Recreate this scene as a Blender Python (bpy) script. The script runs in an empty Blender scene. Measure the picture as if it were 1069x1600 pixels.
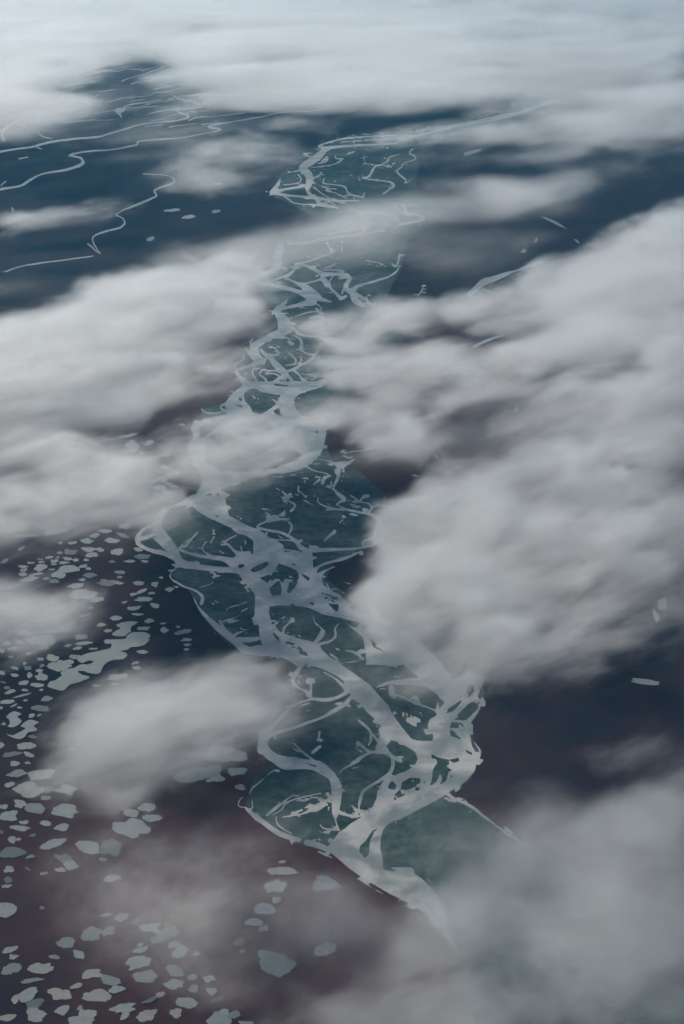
import bpy, math, random
import numpy as np

# ------------------------------------------------------------------ camera geometry
# An aircraft 3 km above a flat arctic river plain, looking down about 21 degrees.
CAM_H = 3000.0
PITCH = math.radians(21.0)
VFOV = math.radians(34.0)
PW, PH = 1069.0, 1600.0
FPX = (PH / 2) / math.tan(VFOV / 2)
CP, SP = math.cos(PITCH), math.sin(PITCH)


def ground(px, py, z=0.0):
    """Survey point: where the line of sight of a photo coordinate meets height z (arrays welcome)."""
    px = np.asarray(px, float); py = np.asarray(py, float)
    X = (px - PW / 2) / FPX
    Y = (PH / 2 - py) / FPX
    dy = CP + Y * SP
    dz = -SP + Y * CP
    t = (z - CAM_H) / dz
    return X * t, dy * t


def metres_per_px(px, py, z=0.0):
    x, y = ground(px, py, z)
    d = math.sqrt(float(x) ** 2 + float(y) ** 2 + (CAM_H - z) ** 2)
    return d / FPX, math.asin((CAM_H - z) / d)


# ------------------------------------------------------------------ small numpy noise
def _hash(ix, iy, seed):
    h = (ix.astype(np.int64) * 374761393 + iy.astype(np.int64) * 668265263 + seed * 1274126177) & 0x7FFFFFFF
    h = ((h ^ (h >> 13)) * 1274126177) & 0x7FFFFFFF
    return ((h ^ (h >> 16)) & 0xFFFF) / 65535.0


def vnoise(x, y, seed=0):
    ix = np.floor(x); iy = np.floor(y)
    fx = x - ix; fy = y - iy
    fx = fx * fx * (3 - 2 * fx); fy = fy * fy * (3 - 2 * fy)
    a = _hash(ix, iy, seed); b = _hash(ix + 1, iy, seed)
    c = _hash(ix, iy + 1, seed); d = _hash(ix + 1, iy + 1, seed)
    return (a + (b - a) * fx) * (1 - fy) + (c + (d - c) * fx) * fy


def fbm(x, y, seed=0, octaves=4, gain=0.5):
    s = 0.0; amp = 1.0; tot = 0.0
    for o in range(octaves):
        s = s + amp * (vnoise(x, y, seed + o * 17) - 0.5)
        tot += amp; amp *= gain; x = x * 2.03 + 13.7; y = y * 2.03 + 7.1
    return s / tot * 2


# ------------------------------------------------------------------ scene helpers
scene = bpy.context.scene
COL = scene.collection


def mesh_object(name, verts, faces, mat=None, loc=(0, 0, 0), smooth=False):
    me = bpy.data.meshes.new(name)
    me.from_pydata([tuple(v) for v in verts], [], [tuple(f) for f in faces])
    me.validate()
    if smooth:
        for p in me.polygons:
            p.use_smooth = True
    ob = bpy.data.objects.new(name, me)
    ob.location = loc
    COL.objects.link(ob)
    if mat is not None:
        me.materials.append(mat)
    return ob


def tag(ob, label=None, category=None, group=None, kind=None):
    for k, v in (('label', label), ('category', category), ('group', group), ('kind', kind)):
        if v:
            ob[k] = v
    return ob


# ---------- marching squares: one clean sheet for the region field > 0
def march(field, xs, ys, to_xy):
    """field[j, i] sampled at photo columns xs[i], rows ys[j]; returns ground verts (x, y) and faces."""
    ny, nx = field.shape
    ins = field > 0
    c0 = ins[:-1, :-1]; c1 = ins[:-1, 1:]; c2 = ins[1:, 1:]; c3 = ins[1:, :-1]
    case = c0 * 1 + c1 * 2 + c2 * 4 + c3 * 8
    gx, gy = np.meshgrid(xs, ys)
    vid = {}
    vx = []; vy = []

    def corner(j, i):
        k = (0, j, i)
        if k not in vid:
            vid[k] = len(vx); vx.append(gx[j, i]); vy.append(gy[j, i])
        return vid[k]

    def edge(j, i, horiz):
        k = (1 if horiz else 2, j, i)
        if k not in vid:
            a = field[j, i]
            if horiz:
                b = field[j, i + 1]; t = a / (a - b)
                vid[k] = len(vx); vx.append(gx[j, i] + t * (gx[j, i + 1] - gx[j, i])); vy.append(gy[j, i])
            else:
                b = field[j + 1, i]; t = a / (a - b)
                vid[k] = len(vx); vx.append(gx[j, i]); vy.append(gy[j, i] + t * (gy[j + 1, i] - gy[j, i]))
        return vid[k]

    faces = []
    J, I = np.nonzero(case)
    for j, i in zip(J.tolist(), I.tolist()):
        c = int(case[j, i])
        cor = ((j, i), (j, i + 1), (j + 1, i + 1), (j + 1, i))
        edg = ((j, i, True), (j, i + 1, False), (j + 1, i, True), (j, i, False))
        if c == 5 or c == 10:
            for k in range(4):
                if c >> k & 1:
                    faces.append((corner(*cor[k]), edge(*edg[k]), edge(*edg[(k + 3) % 4])))
            continue
        f = []
        for k in range(4):
            if c >> k & 1:
                f.append(corner(*cor[k]))
            if (c >> k & 1) != (c >> ((k + 1) % 4) & 1):
                f.append(edge(*edg[k]))
        faces.append(tuple(f))
    X, Y = to_xy(np.array(vx), np.array(vy))
    # image rows run downwards, so flip the winding to face up
    return X, Y, [f[::-1] for f in faces]
# ------------------------------------------------------------------ clouds
# Each cloud bank: list of soft ellipsoid lobes (column, row, half width, half height, tilt, weight)
CLOUD_BASE = 620.0
LEVEL = 0.10
NOISE_K = 0.62
GROW = 1.74
WARP = 1.0
SOFT = 2.5
STEP = 4.8
STREAK = (0.5, 1.35, 1.7)


def lobe_solid(px, py, hw, hh, tilt, w, base=CLOUD_BASE, thick=260.0):
    hw *= GROW; hh *= GROW
    mpp, dep = metres_per_px(px, py, base + 120)
    rz = min(0.62 * hh * mpp / math.cos(dep), thick)
    rz = max(rz, 45.0)
    rzi = rz * math.cos(dep) / mpp
    ryi = math.sqrt(max(hh * hh - rzi * rzi, (0.45 * hh) ** 2))
    zc = base + rz * 0.9
    c, s = math.cos(math.radians(tilt)), math.sin(math.radians(tilt))
    e = 0.25
    ax, ay = hw * c, -hw * s
    bx, by = -ryi * s, -ryi * c
    x0, y0 = ground(px, py, zc)
    xa, ya = ground(px + ax * e, py + ay * e, zc); xa2, ya2 = ground(px - ax * e, py - ay * e, zc)
    xb, yb = ground(px + bx * e, py + by * e, zc); xb2, yb2 = ground(px - bx * e, py - by * e, zc)
    A = np.array([[xa - xa2, xb - xb2], [ya - ya2, yb - yb2]]) / (2 * e)
    U, S, Vt = np.linalg.svd(A)
    ang = math.atan2(U[1, 0], U[0, 0])
    return dict(c=(float(x0), float(y0), zc), r=(float(S[0]), float(S[1]), rz), ang=ang, w=w)


def lobe_d2(L, X, Y):
    c, s = math.cos(L['ang']), math.sin(L['ang'])
    dx = X - L['c'][0]; dy = Y - L['c'][1]
    u = (dx * c + dy * s) / L['r'][0]; v = (-dx * s + dy * c) / L['r'][1]
    return u * u + v * v


def vapour_material(name, lobes, origin, peak, scale, seed, amp, aniso, col, wind, STREAK):
    """Cloud vapour as a field in space: soft ellipsoid lobes, warped, then torn by streaky noise along the wind."""
    m = bpy.data.materials.new(name); m.use_nodes = True
    nt = m.node_tree; N, L = nt.nodes, nt.links
    N.clear()
    out = N.new('ShaderNodeOutputMaterial')

    def val(node, k, v):
        if isinstance(v, bpy.types.NodeSocket): L.new(v, node.inputs[k])
        else: node.inputs[k].default_value = v

    def vm(op, a, b, out='Vector'):
        n = N.new('ShaderNodeVectorMath'); n.operation = op
        val(n, 0, a); val(n, 1, b)
        return n.outputs[out]

    def mt(op, a, b, c=None, clamp=False):
        n = N.new('ShaderNodeMath'); n.operation = op; n.use_clamp = clamp
        val(n, 0, a); val(n, 1, b)
        if c is not None: val(n, 2, c)
        return n.outputs[0]

    def noise(vec, sc, detail, rough):
        n = N.new('ShaderNodeTexNoise'); L.new(vec, n.inputs['Vector'])
        n.inputs['Scale'].default_value = sc; n.inputs['Detail'].default_value = detail; n.inputs['Roughness'].default_value = rough
        return n

    def mapr(v, a, b, c, d):
        n = N.new('ShaderNodeMapRange'); L.new(v, n.inputs['Value'])
        for k, q in (('From Min', a), ('From Max', b), ('To Min', c), ('To Max', d)): n.inputs[k].default_value = q
        return n.outputs['Result']

    P = N.new('ShaderNodeTexCoord').outputs['Object']
    R = float(np.mean([math.sqrt(q['r'][0] * q['r'][1]) for q in lobes]))
    wp = noise(vm('ADD', P, (seed * 977.0, seed * 431.0, 0)), 1 / (0.75 * R), 1, 0.5)
    w = vm('MULTIPLY', vm('SUBTRACT', wp.outputs['Color'], (0.5, 0.5, 0.5)), (WARP * R, WARP * R, 0.3 * WARP * lobes[0]['r'][2]))
    # lobes as quadrics in the warped position, in kilometres
    Q = vm('MULTIPLY', vm('ADD', P, w), (0.001, 0.001, 0.001))
    sep = N.new('ShaderNodeSeparateXYZ'); L.new(Q, sep.inputs[0])
    X, Y, Z = sep.outputs
    c1 = N.new('ShaderNodeCombineXYZ')
    L.new(mt('MULTIPLY', X, X), c1.inputs[0]); L.new(mt('MULTIPLY', Y, Y), c1.inputs[1]); L.new(mt('MULTIPLY', X, Y), c1.inputs[2])
    ZZ = mt('MULTIPLY', Z, Z)
    acc = None
    for q in lobes:
        cs, sn = math.cos(q['ang']), math.sin(q['ang'])
        r0, r1, r2 = (v / 1000 for v in q['r'])
        x0, y0, z0 = ((q['c'][k] - origin[k]) / 1000 for k in range(3))
        A = cs * cs / r0 ** 2 + sn * sn / r1 ** 2; B = sn * sn / r0 ** 2 + cs * cs / r1 ** 2; C = cs * sn * (1 / r0 ** 2 - 1 / r1 ** 2); D = 1 / r2 ** 2
        quad = vm('DOT_PRODUCT', c1.outputs[0], (-A, -B, -2 * C), 'Value')
        lin = vm('DOT_PRODUCT', Q, (2 * A * x0 + 2 * C * y0, 2 * B * y0 + 2 * C * x0, 2 * D * z0), 'Value')
        k0 = 1 - (A * x0 * x0 + B * y0 * y0 + 2 * C * x0 * y0 + D * z0 * z0)
        t = mt('MULTIPLY_ADD', ZZ, -D, k0)
        f = mt('ADD', mt('ADD', quad, lin), t, clamp=True)
        acc = mt('MULTIPLY_ADD', mt('MULTIPLY', f, f), q['w'], acc if acc is not None else 0.0)
    a = math.radians(wind); ca, sa = math.cos(a), math.sin(a)
    cx = N.new('ShaderNodeCombineXYZ')
    L.new(vm('DOT_PRODUCT', P, (ca * STREAK[0] / scale, sa * STREAK[0] / scale, 0), 'Value'), cx.inputs[0])
    L.new(vm('DOT_PRODUCT', P, (-sa * STREAK[1] / scale, ca * STREAK[1] / scale, 0), 'Value'), cx.inputs[1])
    L.new(vm('DOT_PRODUCT', P, (0, 0, STREAK[2] / scale), 'Value'), cx.inputs[2])
    sv = vm('ADD', vm('ADD', cx.outputs[0], (seed * 3.1, seed * 1.7, seed * 0.9)), vm('MULTIPLY', wp.outputs['Color'], (0.7, 0.7, 0.7)))
    nz = noise(sv, 1.0, 6.0, 0.68)
    tear = mt('MULTIPLY', mt('MULTIPLY_ADD', nz.outputs[0], 2 * amp, -amp), mt('MULTIPLY', acc, 2.2, clamp=True))
    body = mapr(mt('ADD', mt('MINIMUM', acc, 1.12), tear), LEVEL, 1.15, 0.0, 1.0)
    dens = mt('MULTIPLY', mt('POWER', body, SOFT), mt('MULTIPLY', mt('SUBTRACT', acc, 0.05), 4.0, clamp=True))
    dens = mt('MULTIPLY', dens, mapr(wp.outputs[0], 0.32, 0.62, 0.28 * peak, 1.25 * peak))
    sc = N.new('ShaderNodeVolumeScatter')
    sc.inputs['Color'].default_value = (*col, 1); sc.inputs['Anisotropy'].default_value = aniso
    L.new(dens, sc.inputs['Density']); L.new(sc.outputs[0], out.inputs['Volume'])
    return m


def cloud_hull(lobes, cell, pad_level):
    R = float(np.mean([math.sqrt(L['r'][0] * L['r'][1]) for L in lobes]))
    lobes = [dict(L, r=(L['r'][0] + 0.17 * WARP * R, L['r'][1] + 0.17 * WARP * R, L['r'][2] * 1.05)) for L in lobes]
    """Closed skin round the lobes: footprint by marching squares, domed top and flat-ish base."""
    xs0 = min(L['c'][0] - max(L['r'][:2]) for L in lobes); xs1 = max(L['c'][0] + max(L['r'][:2]) for L in lobes)
    ys0 = min(L['c'][1] - max(L['r'][:2]) for L in lobes); ys1 = max(L['c'][1] + max(L['r'][:2]) for L in lobes)
    nx = int(np.clip((xs1 - xs0) / cell, 24, 90)); ny = int(np.clip((ys1 - ys0) / cell, 24, 90))
    xs = np.linspace(xs0, xs1, nx); ys = np.linspace(ys0, ys1, ny)
    gx, gy = np.meshgrid(xs, ys)
    F = np.zeros_like(gx)
    for L in lobes:
        F += L['w'] * np.clip(1 - lobe_d2(L, gx, gy), 0, None) ** 2
    F[0, :] = F[-1, :] = 0; F[:, 0] = F[:, -1] = 0
    X, Y, faces = march(F - pad_level, xs, ys, lambda a, b: (a, b))
    faces = [f[::-1] for f in faces]          # rows run upwards here
    top = np.full(X.shape, -1e9); bot = np.full(X.shape, 1e9)
    for L in lobes:
        d2 = lobe_d2(L, X, Y)
        h = np.sqrt(np.clip(1.0 - d2, 0, None)) * L['r'][2]
        ok = d2 < 1.0
        top = np.where(ok, np.maximum(top, L['c'][2] + h), top)
        bot = np.where(ok, np.minimum(bot, L['c'][2] - h), bot)
    zc = np.mean([L['c'][2] for L in lobes])
    bad = top < bot
    top[bad] = zc + 5; bot[bad] = zc - 5
    top += 4; bot -= 4
    n = len(X)
    verts = [(X[k], Y[k], top[k]) for k in range(n)] + [(X[k], Y[k], bot[k]) for k in range(n)]
    edges = {}
    for f in faces:
        for a, b in zip(f, f[1:] + f[:1]):
            if (b, a) in edges: del edges[(b, a)]
            else: edges[(a, b)] = 1
    allf = list(faces) + [tuple(v + n for v in f[::-1]) for f in faces]
    allf += [(b, a, a + n, b + n) for (a, b) in edges]
    return verts, allf


def build_cloud(lobes_px, label, group, peak=0.0055, scale=None, amp=0.42, seed=0, aniso=0.55, base=CLOUD_BASE, thick=260.0, wind=40, streak=STREAK, col=(1.0, 0.985, 0.955)):
    lobes = [lobe_solid(*l, base=base, thick=thick) for l in lobes_px]
    if scale is None:
        scale = 0.55 * float(np.mean([math.sqrt(L['r'][0] * L['r'][1]) for L in lobes]))
        scale = min(max(scale * NOISE_K, 200), 1400)
    origin = (np.mean([L['c'][0] for L in lobes]), np.mean([L['c'][1] for L in lobes]), base)
    verts, faces = cloud_hull(lobes, min(L['r'][1] for L in lobes) / 4, 0.07)
    verts = [(v[0] - origin[0], v[1] - origin[1], v[2] - origin[2]) for v in verts]
    V = np.array(verts); size = float(np.mean(V.max(0) - V.min(0)))
    mat = vapour_material('cloud_vapour', lobes, origin, peak, scale, seed, amp, aniso, col, wind, streak)
    mat.cycles.volume_step_rate = (scale / STEP) * min(max((0.0085 / peak) ** 0.6, 1.0), 4.0) / (size / 10)
    ob = mesh_object('cloud', verts, faces, mat, loc=origin, smooth=True)
    tag(ob, label, 'cloud', group)
    return ob
# ------------------------------------------------------------------ the braided river, surveyed in ten overlapping tiles
# tile: origin column, origin row, tile units per photo pixel
TILES = {
    'A': (200, 740, 4.859), 'B': (400, 740, 4.859), 'C': (250, 870, 4.859), 'D': (440, 870, 4.859),
    'E': (380, 1010, 4.859), 'G': (560, 1010, 4.859), 'H': (370, 1150, 4.859), 'I': (550, 1150, 4.859),
    'J': (480, 1230, 3.818),
    'K': (280, 600, 4.859), 'L': (440, 600, 4.859), 'M': (350, 470, 4.859), 'N': (380, 350, 4.859),
    'O': (500, 350, 4.859), 'P': (400, 190, 4.859), 'Q': (500, 190, 4.859),
    'T': (0, 0, 1.998), 'U': (535, 400, 2.0), 'V': (0, 400, 2.0), 'W': (640, 280, 3.818), 'X': (0, 20, 3.239), 'Z': (0, 0, 1.0),
}
# open water and wet gravel outlines
WATER = """
I -20,670 100,600 185,505 190,420 300,310 420,260 500,180 480,120 400,70 310,30 240,10 240,-20 890,-20 905,20 975,95 980,120 970,170 945,200 930,270 870,340 740,425 600,510 400,610 280,660 235,710 222,780 -150,800
J 130,350 190,270 300,195 380,130 520,75 650,25 840,0 840,40 700,115 600,170 500,210 450,250 440,290 437,370 450,420 455,490 500,500 610,500 680,540 740,600 790,670 830,760 850,850 855,930 845,890 760,790 640,710 500,640 330,540 250,485 160,405 130,375
E -10,55 100,60 250,75 400,100 480,130 600,170 700,215 760,260 810,330 820,400 880,420 940,500 1000,545 1069,640 1069,400 970,300 850,210 720,120 640,70 560,20 540,-30 440,-30 380,-10 240,0 110,-10 0,20
G -20,330 20,450 110,540 160,600 200,660 205,700 180,740 210,760 250,710 330,735 420,790 640,900 860,790 850,720 840,680 845,590 910,500 940,430 905,380 940,300 960,240 850,200 700,260 560,240 400,240 230,260 110,320 20,280 -40,200
D 0,370 0,290 40,280 110,215 125,160 110,110 0,55 0,-20 235,-20 240,80 260,90 275,140 300,160 305,200 360,250 440,290 520,360 535,405 640,430 700,435 800,470 900,540 940,680 900,820 640,820 640,700 630,620 600,590 660,525 560,490 430,460 320,440 200,385 100,372
C 540,40 600,20 640,60 660,20 830,-20 1069,-40 1069,370 1000,360 880,370 840,380 820,300 700,230 640,160 580,120
A 560,-20 575,50 520,150 490,225 520,280 600,330 660,355 780,410 830,455 900,470 950,510 975,560 970,600 1000,700 1069,720 1200,700 1180,540 1120,500 1069,480 1000,430 900,390 770,320 750,250 740,190 780,160 700,130 740,80 900,40 1069,15 1069,-30
A 780,655 850,600 960,610 1069,600 1069,777 850,760 790,710
B -20,410 30,430 100,490 140,550 170,590 200,620 330,640 350,600 400,570 425,590 430,640 435,720 460,730 470,790 330,790 250,720 170,680 100,790 -20,790
K 490,-20 470,30 400,100 380,140 370,190 180,270 90,320 85,345 105,370 110,410 80,430 60,500 100,580 110,620 150,670 185,730 170,790 300,790 420,740 600,700 740,675 880,650 960,620 1000,580 1050,520 1080,480 1069,420 1030,370 1000,330 930,260 890,220 880,150 870,110 900,70 980,30 1069,5 1069,-20
"""
# vegetated islands and bars cut out of it
ISLANDS = """
I 430,-20 490,35 610,40 620,0 600,-30
I 265,70 310,35 400,70 480,120 500,180 470,230 400,270 320,300 325,260 430,215 350,215 380,180 370,150 320,130 290,100
I 600,135 660,165 735,180 740,210 720,230 760,260 735,270 715,340 675,370 685,320 670,290 640,350 580,390 610,310 615,210
I 735,180 810,165 820,190 770,205
I 865,105 910,125 915,150 870,125
I 905,20 960,100 965,125 935,115 910,70
I 380,350 450,315 520,295 530,340 555,345 550,390 515,410 430,430 320,490 320,450 370,400
I 260,370 310,340 340,380 325,410 280,400
I 175,375 230,345 215,390 185,415
I 90,470 130,430 150,440 120,475 185,450 185,505 130,570 95,600 65,550
I 755,-20 825,10 820,25 770,5
I 755,295 765,310 745,318
I 690,340 675,368 668,350
J 425,240 390,260 350,320 315,350 310,385 345,425 370,400 375,320 400,270
E 450,0 490,40 520,80 440,60 360,0
E 520,-40 570,10 600,40 640,60 560,-40
G 110,320 230,290 500,300 600,340 640,390 655,430 620,470 600,440 580,490 595,520 540,560 525,600 530,650 570,715 460,695 440,715 400,700 330,610 250,500 240,460
G 670,510 685,470 790,400 770,440 720,490
G 690,620 710,570 760,510 830,440 900,405 925,430 900,480 860,520 820,560 790,560 800,620 770,590 760,620 700,620
G 695,630 720,640 780,705 700,680
G 830,300 880,290 880,340 840,390 820,340
G 640,270 700,290 660,330 630,310
D 300,268 425,310 435,395 420,420 400,405 340,340
D 200,355 235,340 255,372
D 150,125 215,160 205,185 165,150
D 60,360 90,355 100,372
D 715,455 750,440 810,460 840,490
D 760,495 830,500 880,540 870,560 790,530
D 670,620 700,640 740,690 790,725 700,690
D 850,580 940,650 930,720 840,690
D 610,575 660,590 640,605
C 680,100 720,75 800,40 825,35 820,70 760,105 690,125
C 720,170 830,135 845,150 820,200 800,185
C 900,50 960,70 1040,105 1050,160 1040,210 990,275 960,270 990,180 995,120 970,140 930,200 890,150 860,180 840,180 850,140
C 830,240 880,195 910,180 925,240 920,290 860,300 835,270
C 580,50 640,60 630,90 600,85
C 830,400 860,375 940,368 1069,385 1069,620 960,590 880,540 855,500 835,460
A 585,160 620,145 655,155 620,172
A 605,262 645,275 635,285
A 640,315 700,320 680,330
A 660,160 700,140 690,170
A 920,740 960,710 1060,670 1065,690 1000,730 930,755
A 845,710 880,685 890,720 865,725
B 170,690 240,720 320,750 330,800 100,800
B 265,675 310,690 290,698
K 490,80 510,45 570,25 620,60 720,80 800,85 800,110 760,140 700,110 740,150 690,190 620,230 560,215 540,170 500,130
K 780,600 790,560 740,530 760,480 830,475 950,530 930,550 860,590 800,620
K 650,420 800,390 800,450 700,490 640,460
K 130,325 280,290 360,260 370,310 280,330 200,400 160,420 155,350
K 210,235 350,210 370,230 230,260
K 445,110 465,100 485,125 460,130
K 420,155 470,160 490,180 440,165
K 710,205 760,180 770,230 800,250 740,230
K 690,-10 830,10 820,20 740,15
K 780,50 850,40 830,65 790,65
K 860,150 880,145 885,165 865,170
K 190,420 330,330 480,285 600,270 690,300 740,380 650,420 640,460 700,490 760,520 780,600 760,640 500,668 300,660 200,590
"""
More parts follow.
